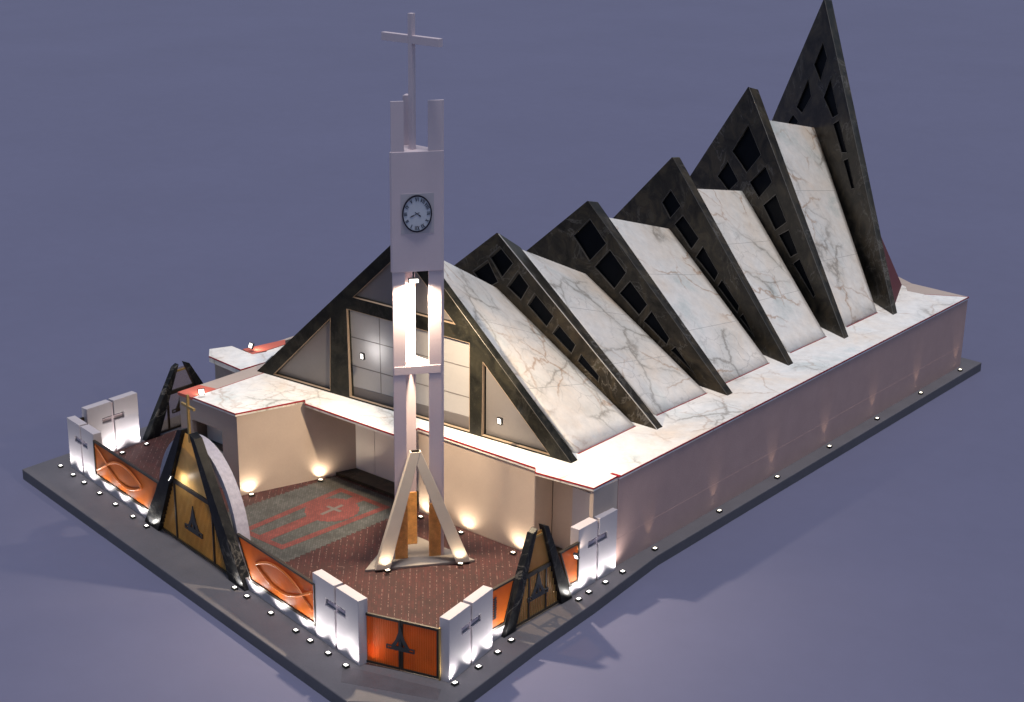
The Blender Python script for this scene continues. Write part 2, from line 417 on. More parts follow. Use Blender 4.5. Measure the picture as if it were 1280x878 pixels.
# --- flat marble roof
front_edge = [(-19.62, -5.66), (-16.63, -5.71), (-15.57, -2.5), (-15.23, -2.8), (-9.45, -2.8), (-9.2, -2.25), (-9.5, -1.56), (-3.02, -1.56), (-2.75, -1.9), (-0.06, -1.6), (-0.06, 0.05)]
r = MB().slab(front_edge + [(-19.62, 0.05)], HT, H)
r.build('porch_roof', M['roof_marble'], CH)
r = MB().slab([(0.02, 0.052), (0.02, 32.52), (-2.0, 31.35), (-3.0, 31.35), (-3.4, 32.0), (-3.74, 32.2), (-21.9, 43.8), (-21.9, 0.9), (-19.6, 0.052)], HT, H)
r.build('flat_roof', M['roof_marble'], CH)
r = MB().slab([(0.02, 32.53), (-2.0, 31.36), (-3.0, 31.36), (-3.4, 32.01), (-3.74, 32.22), (-3.45, 32.85)], HT, H - .004)
r.build('roof_border', M['stucco'], CH)
r = MB().slab([(-3.75, 32.22), (-21.9, 43.81), (-22.9, 45.2), (-3.46, 32.85)], HT, H - .003)
r.build('roof_border', M['stucco'], CH)
r = MB().slab([(-20.65, -5.66), (-19.63, -5.66), (-19.63, .8), (-20.65, .8)], HT, H - .004, )
r.build('roof_border', M['stucco'], CH)
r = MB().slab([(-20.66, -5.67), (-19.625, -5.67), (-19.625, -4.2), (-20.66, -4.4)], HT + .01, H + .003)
r.build('lamp_reddened_coping', M['lamp_reddened'], CH)  # near end of the beige border, reddish lamplight painted on
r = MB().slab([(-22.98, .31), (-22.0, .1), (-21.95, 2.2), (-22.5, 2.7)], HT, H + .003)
r.build('lamp_reddened_coping', M['lamp_reddened'], CH)
pr_ = [(-24.2, -.8), (-23.73, .24), (-22.03, .09), (-21.6, 1.4), (-20.7, -.3), (-20.8, -1.75), (-23.4, -1.5)]
MB().slab(pr_, 3.72, H + .006).build('side_porch_roof', M['roof_marble'], CH)
MB().slab([(-23.9, -.75), (-23.5, .2), (-20.7, .2), (-20.7, -1.4), (-23.3, -1.25)], 0, 3.72).build('side_porch', M['stucco'], CH)
# red trim along the roof edges
t = MB()
def trim(p, q, z=H, wd=.014, h=.05):
    p, q = V((*p, 0)), V((*q, 0)); e = (q - p); L = e.length; e.normalize(); n = V((e.y, -e.x, 0))
    t.box((0, -wd, z - h), (L, wd, z + .012), frame(p, e, n))
for a, b_ in zip(front_edge[:-1], front_edge[1:]): trim(a, b_)
trim((0.03, 0.06), (0.03, 32.52)); trim((0.02, 32.52), (-2, 31.35)); trim((-19.62, -5.6), (-19.62, -.6))
trim((-23.4, -1.5), (-20.8, -1.75)); trim((-0.4, 0.02), (0.02, 0.05), H + .01, .07, .06); trim((-20.8, -1.75), (-20.7, -.3))
t.build('roof_trim', M['red'], CH)

# --- six granite gable frames (each a vertical plane, fanned a little more towards the back)
FR = {
1: dict(xc=-10.95, xf=-2.2, yf=-0.22, yc=-0.78, za=12.24, ab=(-0.55, 12.36), hl=9.15),
2: dict(xc=-10.80, xf=-1.68, yf=5.15, yc=5.22, za=11.10, ab=(6.82, 10.11)),
3: dict(xc=-10.75, xf=-1.62, yf=10.70, yc=11.95, za=11.36, ab=(12.70, 11.18)),
4: dict(xc=-10.70, xf=-1.62, yf=16.13, yc=19.02, za=12.37, ab=(19.62, 12.29)),
5: dict(xc=-10.65, xf=-1.58, yf=21.54, yc=25.96, za=15.10, ab=(26.90, 14.85)),
6: dict(xc=-10.65, xf=-1.56, yf=26.81, yc=33.50, za=19.08, ab=(34.33, 18.98))}
WIN = {
1: [[(-4.33, 7.62), (-4.45, 4.08), (-8.05, 4.08)], [(-3.35, 8.24), (3.51, 8.08), (3.53, 4.08), (-3.27, 4.08)],
    [(-2.97, 8.84), (-0.16, 11.42), (2.75, 8.74)], [(4.2, 7.4), (7.68, 4.08), (4.18, 4.08)]],
2: [[(0.15, 10.5), (0.97, 9.84), (0.3, 9.02), (-0.45, 9.92)], [(-0.55, 9.72), (0.1, 8.8), (-0.71, 8.3), (-1.45, 9.02)], [(1.24, 9.55), (1.91, 8.96), (1.45, 8.21), (0.61, 8.7)],
    [(2.23, 8.72), (3.34, 7.86), (2.96, 7.27), (1.82, 8.09)], [(3.63, 7.54), (4.62, 6.8), (4.39, 6.34), (3.29, 7.06)], [(4.92, 6.46), (5.96, 5.66), (5.92, 5.37), (4.74, 6.09)]],
3: [[(0.17, 10.52), (1.3, 9.52), (0.21, 8.38), (-0.92, 9.46)], [(1.53, 9.28), (2.66, 8.37), (1.91, 7.36), (0.56, 8.2)], [(2.91, 8.03), (4.07, 7.12), (3.56, 6.44), (2.25, 7.26)],
    [(4.33, 6.88), (5.52, 5.81), (5.37, 5.44), (3.87, 6.25)], [(5.87, 5.51), (7.2, 4.45), (5.63, 5.25)]],
4: [[(-0.02, 10.69), (0.82, 10.01), (0.03, 9.16), (-0.68, 9.87)], [(1.0, 9.57), (2.32, 8.64), (1.77, 7.93), (0.39, 8.95)], [(2.62, 8.33), (3.87, 7.23), (3.62, 6.72), (2.12, 7.63)],
    [(4.13, 6.97), (5.48, 5.96), (5.39, 5.56), (3.85, 6.55)], [(5.77, 5.67), (6.67, 4.71), (5.53, 5.41)]],
5: [[(0.18, 13.14), (1.45, 11.72), (0.3, 10.46), (-1.11, 11.37)], [(-1.46, 10.78), (-0.36, 9.86), (-1.22, 9.07), (-2.31, 9.69)], [(1.88, 11.23), (2.53, 10.49), (1.49, 9.34), (0.61, 10.03)],
    [(2.9, 9.93), (3.95, 8.68), (3.06, 7.98), (1.9, 9.08)], [(4.15, 8.34), (5.02, 7.3), (4.46, 6.9), (3.38, 7.83)], [(5.19, 7.06), (6.63, 5.53), (6.51, 5.33), (4.7, 6.65)]],
6: [[(0.24, 16.76), (0.83, 15.95), (0.27, 14.5), (-0.53, 15.32)], [(-1.0, 14.46), (-0.53, 13.5), (-1.43, 12.3), (-2.08, 12.52)], [(-2.4, 12.05), (-1.75, 11.78), (-2.3, 10.9), (-3.1, 11.2)],
    [(1.29, 14.92), (2.4, 13.11), (1.81, 12.77), (0.74, 13.71)], [(2.48, 12.82), (3.55, 11.24), (3.01, 11.11), (1.93, 12.49)], [(3.69, 10.97), (4.54, 9.51), (4.27, 9.39), (3.25, 10.75)]]}
def fmap(F, depth):
    """point (s, z) of frame F at depth 0 (front face) .. 1 (back face)"""
    k = (F['yf'] - F['yc']) / (F['xf'] - F['xc'])
    def f(s, z):
        t = (z - 4) / (F['za'] - 4)
        dy = .45 * (1 - t) + t * (F['ab'][0] - F['yc']); dz = t * (F['ab'][1] - F['za'])
        return V((F['xc'] + s, F['yc'] + k * s + depth * dy, z + depth * dz))
    return f
def shrink(poly, d):
    cx = sum(p[0] for p in poly) / len(poly); cy = sum(p[1] for p in poly) / len(poly)
    out = []
    for x, y in poly:
        L = math.hypot(x - cx, y - cy); k = max(.3, (L - d) / L)
        out.append((cx + (x - cx) * k, cy + (y - cy) * k))
    return out
frames = {}
DP = {2: .10, 3: .2, 4: .24, 5: .2, 6: .2}
for k, F in FR.items():
    hr = F['xf'] - F['xc']; hl = F.get('hl', hr)
    tip = .06
    outer = [(-hl, 3.98), (hr, 3.98), (tip, F['za']), (-tip, F['za'])]
    b = MB().prism(outer, fmap(F, 0), fmap(F, 1), WIN[k])
    fo = b.build('gable_frame', M['speckled'] if k == 1 else M['granite'], CH, 0.015)
    MB().tube([fmap(F, -.004)(hr - .02, 4.02), fmap(F, -.004)(tip, F['za'] - .03)], .022 if k == 2 else .013, 6).build('edge_strip', M['joint'] if k == 2 else M['slim'], fo)
    frames[k] = fo
    for i, wpoly in enumerate(WIN[k]):
        if k == 1:
            gl = MB().prism(shrink(wpoly, -.05), fmap(F, .62), fmap(F, .75))
            po = gl.build('gable_window', M['gable'] if i == 1 else M['gable_dark'], fo)
            ring = MB().prism(wpoly, fmap(F, -.02), fmap(F, .3), [shrink(wpoly, .018)]); ring.build('window_frame', M['reveal'], fo)
            if i == 1:
                for q in (-1.64, 0.08, 1.8):
                    MB().prism([(q - .018, 4.1), (q + .018, 4.1), (q + .018, 8.12), (q - .018, 8.12)], fmap(F, .605), fmap(F, .63)).build('seam', M['seam'], po)
                for q in (5.5, 6.85):
                    MB().prism([(-3.3, q - .018), (3.5, q - .018), (3.5, q + .018), (-3.3, q + .018)], fmap(F, .60), fmap(F, .63)).build('seam', M['seam'], po)
                MB().prism([(-3.25, 4.08), (3.5, 4.08), (3.5, 4.62), (-3.25, 4.5)], fmap(F, .55), fmap(F, .61)).build('painted_shade_band', M['seam'], po)  # dark strip standing in for the shadow along the panel's foot
        else:
            gl = MB().prism(shrink(wpoly, -.04), fmap(F, DP[k]), fmap(F, DP[k] + .1))
            po = gl.build('window', M['pane'], fo)
            MB().prism(shrink(wpoly, -.012), fmap(F, -.025), fmap(F, .12), [shrink(wpoly, .025)]).build('window_frame', M['slim'], po)
# --- white marble roofs between the frames
RS = {1: 11.85, 2: 10.05, 3: 10.52, 4: 10.68, 5: 13.3}            # ridge height where each roof leaves its frame
RE = {1: (5.16, 8.45), 2: (11.94, 7.66), 3: (18.92, 8.58), 4: (25.68, 9.38), 5: (33.28, 11.78)}
FST = {1: (-2.62, .75), 2: (-2.66, 6.5), 3: (-2.60, 12.0), 4: (-2.53, 17.8), 5: (-2.42, 23.3)}
FIN = {2: (-2.63, 4.75), 3: (-2.53, 10.22), 4: (-2.53, 15.71), 5: (-2.45, 21.12), 6: (-2.39, 26.49)}
for k in range(1, 6):
    F, G = FR[k], FR[k + 1]
    S = V((F['xc'], F['ab'][0] - .03, RS[k])); E_ = V((G['xc'], G['yc'] + .1, RE[k][1]))
    fr_ = V((*FST[k], 4.0)); fb_ = V((FIN[k + 1][0], FIN[k + 1][1] + .12, 4.0))
    sl = (G['yf'] - G['yc']) / (G['xf'] - G['xc'])
    def left(p, FF):                       # the same point on the far slope, on the far half of its own frame
        kk = (FF['yf'] - FF['yc']) / (FF['xf'] - FF['xc']); dx = p.x - FF['xc']
        return V((FF['xc'] - dx, p.y - 2 * kk * dx, p.z))
    fl_, bl_ = left(fr_, F), left(fb_, G)
    b = MB(); n_ = 14
    for q, (p0, p1) in enumerate(((fr_, fb_), (fl_, bl_))):
        vs = [S.lerp(p0, u / n_).lerp(E_.lerp(p1, u / n_), v_ / n_) for u in range(n_ + 1) for v_ in range(n_ + 1)]
        b.add(vs, [(u * (n_ + 1) + v_, u * (n_ + 1) + v_ + 1, (u + 1) * (n_ + 1) + v_ + 1, (u + 1) * (n_ + 1) + v_) for u in range(n_) for v_ in range(n_)])
    ro = b.build('marble_roof', M['marble'], CH, weld=True, up=True)
    for q in ro.data.polygons: q.use_smooth = True
    ro.data.set_sharp_from_angle(angle=math.radians(30))
    so = ro.modifiers.new('thick', 'SOLIDIFY'); so.thickness = .14; so.offset = -1
    jt = MB()
    for u in (.36, .70):
        jt.tube([S.lerp(fr_, u).lerp(E_.lerp(fb_, u), q / 12) + V((.6, 0, .8)) * -.004 for q in range(13)], .011, 6)
        jt.build('joint', M['joint'], ro); jt = MB()
    # thin red bead where the slope meets the flat roof
    e = (fb_ - fr_).normalized(); n = V((e.y, -e.x, 0))
    MB().box((0, -.02, -.02), ((fb_ - fr_).length, .02, .018), frame(fr_ + n * .02, e, n)).build('red_bead', M['red'], ro)
# dark red rear roof behind the tallest frame
F = FR[6]
ap = V((-10.6, 35.0, 11.6)); ft = V((-1.9, 27.4, 3.99)); bt = V((-3.74, 32.2, 3.99)); bap = V((-10.4, 36.0, 11.0)); lf = V((-19.5, 40.2, 3.99))
b = MB().add([ft, bt, bap, ap, lf], [(0, 1, 2), (0, 2, 3), (3, 2, 4), (1, 4, 2)])
b.build('rear_roof', M['darkred'], CH)

# ------------------------------------------------------------------ clock tower
TW = thing('clock_tower', (-6.5, -4.9, 0), 'tall slender white clock tower on three legs with a cross on top', 'clock tower')
A = V((-6.94, -5.70, 0)); B = V((-5.78, -4.17, 0)); C = V((-7.74, -4.0, 0))
e = (B - A).normalized(); f = (C - A).normalized(); gg = (C - B).normalized(); nf = V((.8, -.6, 0))
Aq = A + V((-.97, .2, 0)) * .13; Bq = B + V((.25, .97, 0)) * .12
def xy(*ps): return [(p.x, p.y) for p in ps]
A2, B2 = A - nf * .03, B - nf * .03
legA = xy(A2, A2 + e * .5, A2 + e * .5 - nf * .08, A2 - nf * .08)
legB = xy(B2 - e * .5, B2, Bq - nf * .03, Bq - nf * .11, B2 - nf * .08 - e * .05, B2 - e * .5 - nf * .08)
legC = xy(C, C - f * .45, C - f * .22 - gg * .22, C - gg * .45)
for lg in (legA, legB, legC):
    l = MB().slab(lg, .12, 12.36).build('leg', M['paint'], TW, .012)
def grow(poly, k, off=V((0, 0, 0))):
    cx = sum(p[0] for p in poly) / len(poly); cy = sum(p[1] for p in poly) / len(poly)
    return [(cx + (x - cx) * k + off.x, cy + (y - cy) * k + off.y) for x, y in poly]
for lg in (legA, xy(B2 - e * .5, B2 - e * .04, B2 - nf * .1 - e * .05, B2 - e * .5 - nf * .1), legC):
    MB().slab(grow(lg, 1.06, nf * .012), .13, 2.5).build('cladding', M['copper'], TW, .01)
box = xy(Aq, A, B, Bq, C + gg * -.1, C - f * .1)
MB().slab(box, 12.36, 17.05).build('tower_head', M['paint'], TW, .015)
for lg in (legA, legB, legC):
    MB().slab(lg, 17.05, 18.96).build('fin', M['paint'], TW, .012)
# ring of beams half way up
ctr = V(((A.x + B.x + C.x) / 3, (A.y + B.y + C.y) / 3, 0))
tri = [ctr + (q - ctr) * .97 for q in (A, B, C)]; tin = [ctr + (q - ctr) * .56 for q in (A, B, C)]
rb = MB().slab(xy(*tri), 8.15, 8.48, [xy(*tin)])
rb.build('ring_beam', M['paint'], TW)
# cross
cp = V((-6.78, -4.71, 0))
cr = MB()
fx = frame(cp, X3, Y3)
cr.box((-.1, -.1, 17.05), (.1, .1, 22.12), fx)
cr.box((-1.45, -.11, 21.02), (-.1, .11, 21.32), fx); cr.box((.1, -.11, 21.02), (1.45, .11, 21.32), fx)
cr.build('cross', M['paint'], TW, .01)
# clock: dial, rim, numerals, hands - fixed upside down as in the photograph
cl0 = V((-6.36, -4.93, 14.66)) + nf * .012
ck = lambda a, b_, c_: cl0 + e * a + Z3 * c_ + nf * b_
RX, RZ = .555, .70
def ell(k, n=56): return [(RX * k * math.cos(2 * math.pi * i / n), RZ * k * math.sin(2 * math.pi * i / n)) for i in range(n)]
MB().box((-.62, -.012, -.78), (.66, .006, .78), ck).build('clock_plate', M['panel'], TW)
dial = MB().prism(ell(1.0), lambda a, c_: ck(a, .03, c_), lambda a, c_: ck(a, .004, c_)).build('clock', M['dial'], TW)
MB().prism(ell(1.04), lambda a, c_: ck(a, .06, c_), lambda a, c_: ck(a, .002, c_), [ell(.955)]).build('rim', M['rim'], dial)
nm = MB()
def stroke(p, q, wd):
    p, q = V(p), V(q); d_ = (q - p); L = d_.length; d_.normalize(); n_ = V((-d_.y, d_.x))
    pts = [p - n_ * wd, q - n_ * wd, q + n_ * wd, p + n_ * wd]
    nm.prism([tuple(t_) for t_ in pts], lambda a, c_: ck(a, .042, c_), lambda a, c_: ck(a, .028, c_))
ROM = ['XII', 'I', 'II', 'III', 'IV', 'V', 'VI', 'VII', 'VIII', 'IX', 'X', 'XI']
def glyph_width(ch): return .05 if ch == 'I' else .095
for hnum, txt in enumerate(ROM):
    th = math.radians(-90 - 30 * hnum)               # XII at the foot, clockwise from there
    rad = V((math.cos(th), math.sin(th))); tan = V((rad.y, -rad.x))
    W_ = sum(glyph_width(ch) for ch in txt); x = -W_ / 2; nm = MB()
    def P(u, v_):
        q = rad * (.80 + v_)
        return (q.x * RX + tan.x * u, q.y * RZ + tan.y * u)
    for ch in txt:
        gw = glyph_width(ch); m_ = x + gw / 2
        if ch == 'I': stroke(P(m_, -.11), P(m_, .11), .012)
        elif ch == 'V': stroke(P(m_ - .032, .11), P(m_, -.11), .012); stroke(P(m_ + .032, .11), P(m_, -.11), .007)
        else: stroke(P(m_ - .034, .11), P(m_ + .034, -.11), .013); stroke(P(m_ + .034, .11), P(m_ - .034, -.11), .007)
        x += gw
    nm.build('numeral', M['numeral'], dial)
for ang_, L, wd in ((205, .30, .022), (-38, .19, .026)):
    nm = MB(); a_ = math.radians(ang_); u = V((math.cos(a_), math.sin(a_)))
    stroke(u * -.10, u * L, wd * .5); stroke(u * L * .5, u * L * .85, wd)
    nm.build('hand', M['numeral'], dial)
# stone slab and the two raking struts
MB().slab([(-7.24, -7.19), (-4.5, -3.54), (-8.85, -3.5)], .004, .12).build('base_slab', M['slab'], TW, .02)
apx = V((-6.42, -5.06, 4.72))
for sgn, foot, toe in ((-1, V((-6.82, -6.62, .12)), 0), (1, V((-4.82, -3.95, .12)), 0)):
    a_ = [foot + e * .3 + nf * .14, foot + e * .3 - nf * .2, foot - e * .3 - nf * .2, foot - e * .3 + nf * .14]
    tt = apx + e * .02 * sgn
    b_ = [tt + e * .2 + nf * .22, tt + e * .2 - nf * .04, tt - e * .2 - nf * .04, tt - e * .2 + nf * .22]
    b_ = [p + Z3 * .2 - (nf * .006 if sgn > 0 else nf * 0) for p in b_]
    MB().hexa(a_, b_).build('strut', M['brace'], TW, .012)

# ------------------------------------------------------------------ boundary: cross panels, fences, gates
def cross_panel(org, ex, ey, width, hgt, label, thick=.42):
    """two tall slabs with a cross cut between them; ey points to the lit face"""
    t_ = thing('cross_panel', org, label, 'wall panel', 'white panels with a cross')
    fr = frame(org, ex, ey); hw = width / 2
    for sg in (-1, 1):
        gp = .075
        poly = [(gp, 0), (hw, 0), (hw, hgt), (gp, hgt), (gp, hgt * .73), (.64, hgt * .73), (.64, hgt * .61), (gp, hgt * .61)]
        poly = [(sg * a_, c_) for a_, c_ in poly]
        MB().prism(poly, lambda a_, c_: fr(a_, 0, c_), lambda a_, c_: fr(a_, -thick, c_)).build('slab', M['panel'], t_, .015)
    MB().box((-.8, -thick + .06, .02), (.8, -.11, hgt - .12), fr).build('cross_recess', M['inlay'], t_)
    MB().box((-.03, -.1095, .02), (.03, -.06, hgt - .1), fr).build('cross_rod', M['paint'], t_)
    k = MB(); k.box((-.57, -.1095, hgt * .645), (-.0305, -.075, hgt * .695), fr); k.build('cross_arm', M['paint'], t_); k = MB(); k.box((.0305, -.1095, hgt * .645), (.57, -.075, hgt * .695), fr); k.build('cross_arm', M['paint'], t_)
    return t_
def midA(x0, x1): return tuple(onA((x0 + x1) / 2))
cross_panel(midA(-25.1, -22.5), AX, AN, 2.66, 2.48, 'white cross panel at the far left corner of the street fence')
cross_panel(midA(-5.1, -2.27), AX, AN, 2.88, 2.62, 'white cross panel left of the small orange corner gate')
cross_panel((.72, -9.82, 0), V((-.14, .99, 0)).normalized(), V((.99, .14, 0)).normalized(), 2.86, 2.5, 'white cross panel right of the small orange corner gate')
cross_panel((.2, -1.55, 0), Y3, X3, 2.55, 2.72, 'white cross panel against the front corner of the long side wall')
cross_panel((-25.0, -6.2, 0), -Y3, X3, 2.95, 2.6, 'white cross panel across the forecourt, its cross facing the yard')

def fence_panel(org, ex, ey, s0, s1, label, slant0=0, slant1=0, fish=0, sprig=False, top=2.2):
    """low white wall, dark frame, orange glass; slanted ends lean with the gate beams"""
    t_ = thing('fence_panel', org, label, 'fence panel', 'orange glass fence panels')
    fr = frame(org, ex, ey)
    def end(s, sl, z): return s + sl * (z - .45) / (top - .45)
    def quad(z0, z1, ins): return [(end(s0, slant0, z0) + ins, z0), (end(s1, slant1, z0) - ins, z0), (end(s1, slant1, z1) - ins, z1), (end(s0, slant0, z1) + ins, z1)]
    MB().box((s0 - (.45 if slant0 else 0), -.14, .004), (s1 + (.45 if slant1 else 0), .0, .44), fr).build('plinth', M['panel'], t_, .01)
    MB().prism(quad(.445, top, 0), lambda a_, c_: fr(a_, .03, c_), lambda a_, c_: fr(a_, -.08, c_), [quad(.56, top - .08, .07)]).build('frame', M['dark_metal'], t_)
    gl = MB().prism(quad(.53, top - .05, .04), lambda a_, c_: fr(a_, -.01, c_), lambda a_, c_: fr(a_, -.035, c_)).build('glass', M['orange'], t_)
    mid = (s0 + s1) / 2
    if fish:
        fm = MB(); zc = 1.38; hl = 1.62; am = .5; c0 = mid - .25 * fish
        for sg in (1, -1):
            pts = []
            for i in range(25):
                u = -1 + 2.62 * i / 24          # runs past the crossing into the tail
                zz = zc + sg * am * (1 - u * u) if u <= 1 else zc - sg * am * (u - 1) * 1.9
                if zz > top - .14 or zz < .62: break
                if abs(c0 + fish * u * hl - mid) > (s1 - s0) / 2 - .12: break
                pts.append(fr(c0 + fish * u * hl, -.004, zz))
            fm.tube(pts, .06, 8)
        fm.build('fish_relief', M['relief'], gl, smooth=True)
    if sprig:
        sm = MB(); cx = (s0 + s1) / 2 - .15
        for i in range(9):
            z_ = .95 + i * .1
            for sg in (-1, 1):
                c_ = (cx + sg * .09, z_)
                leaf = [(c_[0] - .09, c_[1] - .03), (c_[0], c_[1] - .055), (c_[0] + .09, c_[1] + .03), (c_[0], c_[1] + .06)]
                sm.prism(leaf, lambda a_, d_: fr(a_, .012, d_), lambda a_, d_: fr(a_, -.008, d_))
        sm.build('sprig_emblem', M['emblem'], gl)
    return t_
xA = lambda x: (x - A0.x) / AX.x
fence_panel(tuple(A0), AX, AN, xA(-22.5), xA(-17.45), 'orange fish panel left of the tall beamed gate', slant1=.95, fish=-1)
fence_panel(tuple(A0), AX, AN, xA(-9.4), xA(-4.95), 'orange fish panel right of the tall beamed gate', slant0=-.95, fish=1)
fence_panel((.2, -8.3, 0), Y3, X3, 0.0, .95, 'narrow orange panel with a dark sprig emblem beside the side gate', slant1=.62, sprig=True)
fence_panel((.2, -3.35, 0), Y3, X3, 0.0, .55, 'narrow orange panel between the side gate and the wall corner cross panel', slant0=-.7)
fence_panel((-25.2, -8.6, 0), Y3, -X3, 0.0, .85, 'small orange panel half hidden between the two far left cross panels')

def emblem_parts(fr, s, z, k, b0, b1):
    """church emblem: base bar with a flared spire and an open arch"""
    m_ = MB()
    near = lambda a_, c_: fr(a_, b0, c_); far = lambda a_, c_: fr(a_, b1, c_)
    def P(poly, holes=()): m_.prism([(s + x * k, z + y * k) for x, y in poly], near, far, [[(s + x * k, z + y * k) for x, y in h] for h in holes])
    P([(-1, 0), (1, 0), (1, .3), (-1, .3)], [[(-.92, .09), (-.62, .09), (-.62, .21), (-.92, .21)], [(.62, .09), (.92, .09), (.92, .21), (.62, .21)]])
    P([(-.62, .302), (-.34, .302), (-.16, .62), (0, .9), (.16, .62), (.34, .302), (.62, .302), (.3, .8), (.13, 1.3), (0, 1.75), (-.13, 1.3), (-.3, .8)])
    P([(-.09, .303), (.09, .303), (.09, .70), (0, .86), (-.09, .70)])
    return m_

def beam_gate(org, ex, ey, label, hgt, fi, fo, ti, to, rail, sheet, arch=None, cross=False, half_m=None, dep=.2, bars_on=True, top='amber', group='gates framed by leaning black beams'):
    t_ = thing('beam_gate', org, label, 'gate', group)
    fr = frame(org, ex, ey)
    for sg in (-1, 1):
        near = lambda a_, c_: fr(sg * a_, dep, c_)
        far = lambda a_, c_: fr(sg * a_, -dep, c_)
        MB().prism([(fi, .004), (fo, .004), (to, hgt - .12), (ti, hgt)], near, far).build('beam', M['granite2'], t_, .02)
    inner = lambda z: fi - (fi - ti) * z / hgt
    MB().box((-inner(.1), -.03, .06), (inner(.1), .05, .16), fr).build('bottom_rail', M['dark_metal'], t_)
    gate = MB(); gate.box((-inner(rail) - .02, -.05, rail - .09), (inner(rail) + .02, .07, rail + .09), fr)
    leaf = gate.build('gate_rail', M['dark_metal'], t_)
    for sg in (-1, 1):
        q = half_m or fi * .5
        zt = min(rail - .09, hgt * (fi - q) / (fi - ti) - .03)
        MB().box((sg * q - .045, -.03, .16), (sg * q + .045, .05, zt), fr).build('mullion', M['dark_metal'], leaf)
    bars = MB(); s = -fi + .12; bw_ = .009 if arch else .018
    while s < fi - .1 and bars_on:
        zt = min(rail - .09, hgt * (fi - abs(s)) / (fi - ti) - .03)
        if zt > .3: bars.box((s - bw_, -.012, .16), (s + bw_, .022, zt), fr)
        s += .105
    if bars_on: bars.build('bars', M['gold'], leaf)
    pan = [(-inner(.16), .16), (inner(.16), .16), (inner(rail - .09), rail - .09), (-inner(rail - .09), rail - .09)]
    MB().prism(pan, lambda a_, c_: fr(a_, -.03, c_), lambda a_, c_: fr(a_, -.045, c_)).build('lower_sheet', M[sheet], t_)
    zt = hgt - .22
    pan = [(-inner(rail + .09), rail + .09), (inner(rail + .09), rail + .09), (inner(zt) + .03, zt), (-inner(zt) - .03, zt)]
    MB().prism(pan, lambda a_, c_: fr(a_, .0, c_), lambda a_, c_: fr(a_, -.02, c_)).build('upper_sheet', M[top if bars_on else 'clear'], t_)
    emblem_parts(fr, 0, .95 * min(1, rail / 2.2), .62 if rail < 2.4 else .70, .09, .03).build('emblem', M['emblem'], leaf)
    if arch:
        R1, zc, th = arch
        n = 28
        out_ = [(R1 * math.cos(a_), zc + 4.05 * math.sin(a_)) for a_ in (math.pi * i / n for i in range(n + 1))]
        in_ = [((R1 - th) * math.cos(a_), zc + (4.05 - th) * math.sin(a_)) for a_ in (math.pi * (n - i) / n for i in range(n + 1))]
        poly = [(R1, .004)] + out_ + [(-R1, .004), (-R1 + th, .004)] + in_ + [(R1 - th, .004)]
        MB().prism(poly, lambda a_, c_: fr(a_ - .38, -.35, c_), lambda a_, c_: fr(a_ - .38, -.9, c_)).build('arch', M['arch'], t_)
    if cross:
        k = MB(); k.box((-.05, -.05, hgt - .5), (.05, .05, 7.05), fr); k.box((-.5, -.045, 6.5), (-.05, .045, 6.6), fr); k.box((.05, -.045, 6.5), (.5, .045, 6.6), fr)
        k.build('cross', M['gold'], t_)
    else:
        MB().box((-ti - .06, -.04, hgt - .42), (ti + .06, .04, hgt - .34), fr).build('tie_bar', M['gold'], t_)
    return t_
gA = beam_gate(tuple(onA(-13.65)), AX, AN, 'tall black beamed gate with a gold cross above and pale arch behind', 5.5, 2.9, 4.1, .28, .66, 2.8, 'amber', arch=(3.3, 0.85, .28), cross=True, half_m=1.52, dep=.2)
gB = beam_gate((.2, -5.42, 0), Y3, X3, 'side gate of two leaning black beams beside the narrow sprig panel', 3.82, 1.42, 2.1, .19, .46, 1.98, 'clear', half_m=.52, dep=.15, top='smoked')
gC = beam_gate((-25.1, -1.95, 0), -Y3, -X3, 'far gate of leaning black beams left of the church, behind the yard facing panel', 3.4, 1.62, 2.5, .2, .46, 2.0, 'clear', half_m=.9, bars_on=False, dep=.15)

# small orange double gate across the corner
g0 = V((-2.33, -12.23, 0)); g1 = V((.52, -11.33, 0)); gx = (g1 - g0).normalized(); gn = V((gx.y, -gx.x, 0)); Lg = (g1 - g0).length
CG = thing('corner_gate', tuple((g0 + g1) / 2), 'low orange double gate with a dark emblem, cutting the corner between two cross panels', 'gate')
fr = frame(g0, gx, gn)
for i in range(2):
    s0, s1 = i * Lg / 2 + .01, (i + 1) * Lg / 2 - .01
    q = lambda z0, z1, ins: [(s0 + ins, z0), (s1 - ins, z0), (s1 - ins, z1), (s0 + ins, z1)]
    lf_ = MB().prism(q(.06, 2.06, 0), lambda a_, c_: fr(a_, .04, c_), lambda a_, c_: fr(a_, -.04, c_), [q(.14, 1.96, .08)]).build('leaf', M['dark_metal'], CG)
    MB().prism(q(.1, 2.0, .05), lambda a_, c_: fr(a_, .008, c_), lambda a_, c_: fr(a_, -.012, c_)).build('glass', M['orange'], lf_)
    bb = MB(); s = s0 + .14
    while s < s1 - .1:
        bb.box((s - .008, .0085, .14), (s + .008, .018, 1.96), fr); s += .09
    bb.build('ribs', M['relief'], lf_)
MB().box((-.05, -.05, .01), (.0, .05, 2.1), fr).build('post', M['gold'], CG); MB().box((Lg, -.05, .01), (Lg + .05, .05, 2.1), fr).build('post', M['gold'], CG)
emblem_parts(fr, Lg / 2, .85, .56, .085, .042).build('emblem', M['emblem'], CG)

# ------------------------------------------------------------------ floodlights
def lamp(kind, name, parent, energy, color, loc, target, size=80, blend=.9, rad=.06):
    L = bpy.data.lights.new(name, kind); L.energy = energy; L.color = color
    if kind == 'SPOT': L.spot_size = math.radians(size); L.spot_blend = blend
    L.shadow_soft_size = rad
    o_ = bpy.data.objects.new(name, L); COL.objects.link(o_); o_.parent = parent
    o_.location = loc
    if target is not None: o_.rotation_euler = (V(target) - V(loc)).to_track_quat('-Z', 'Y').to_euler()
    return o_
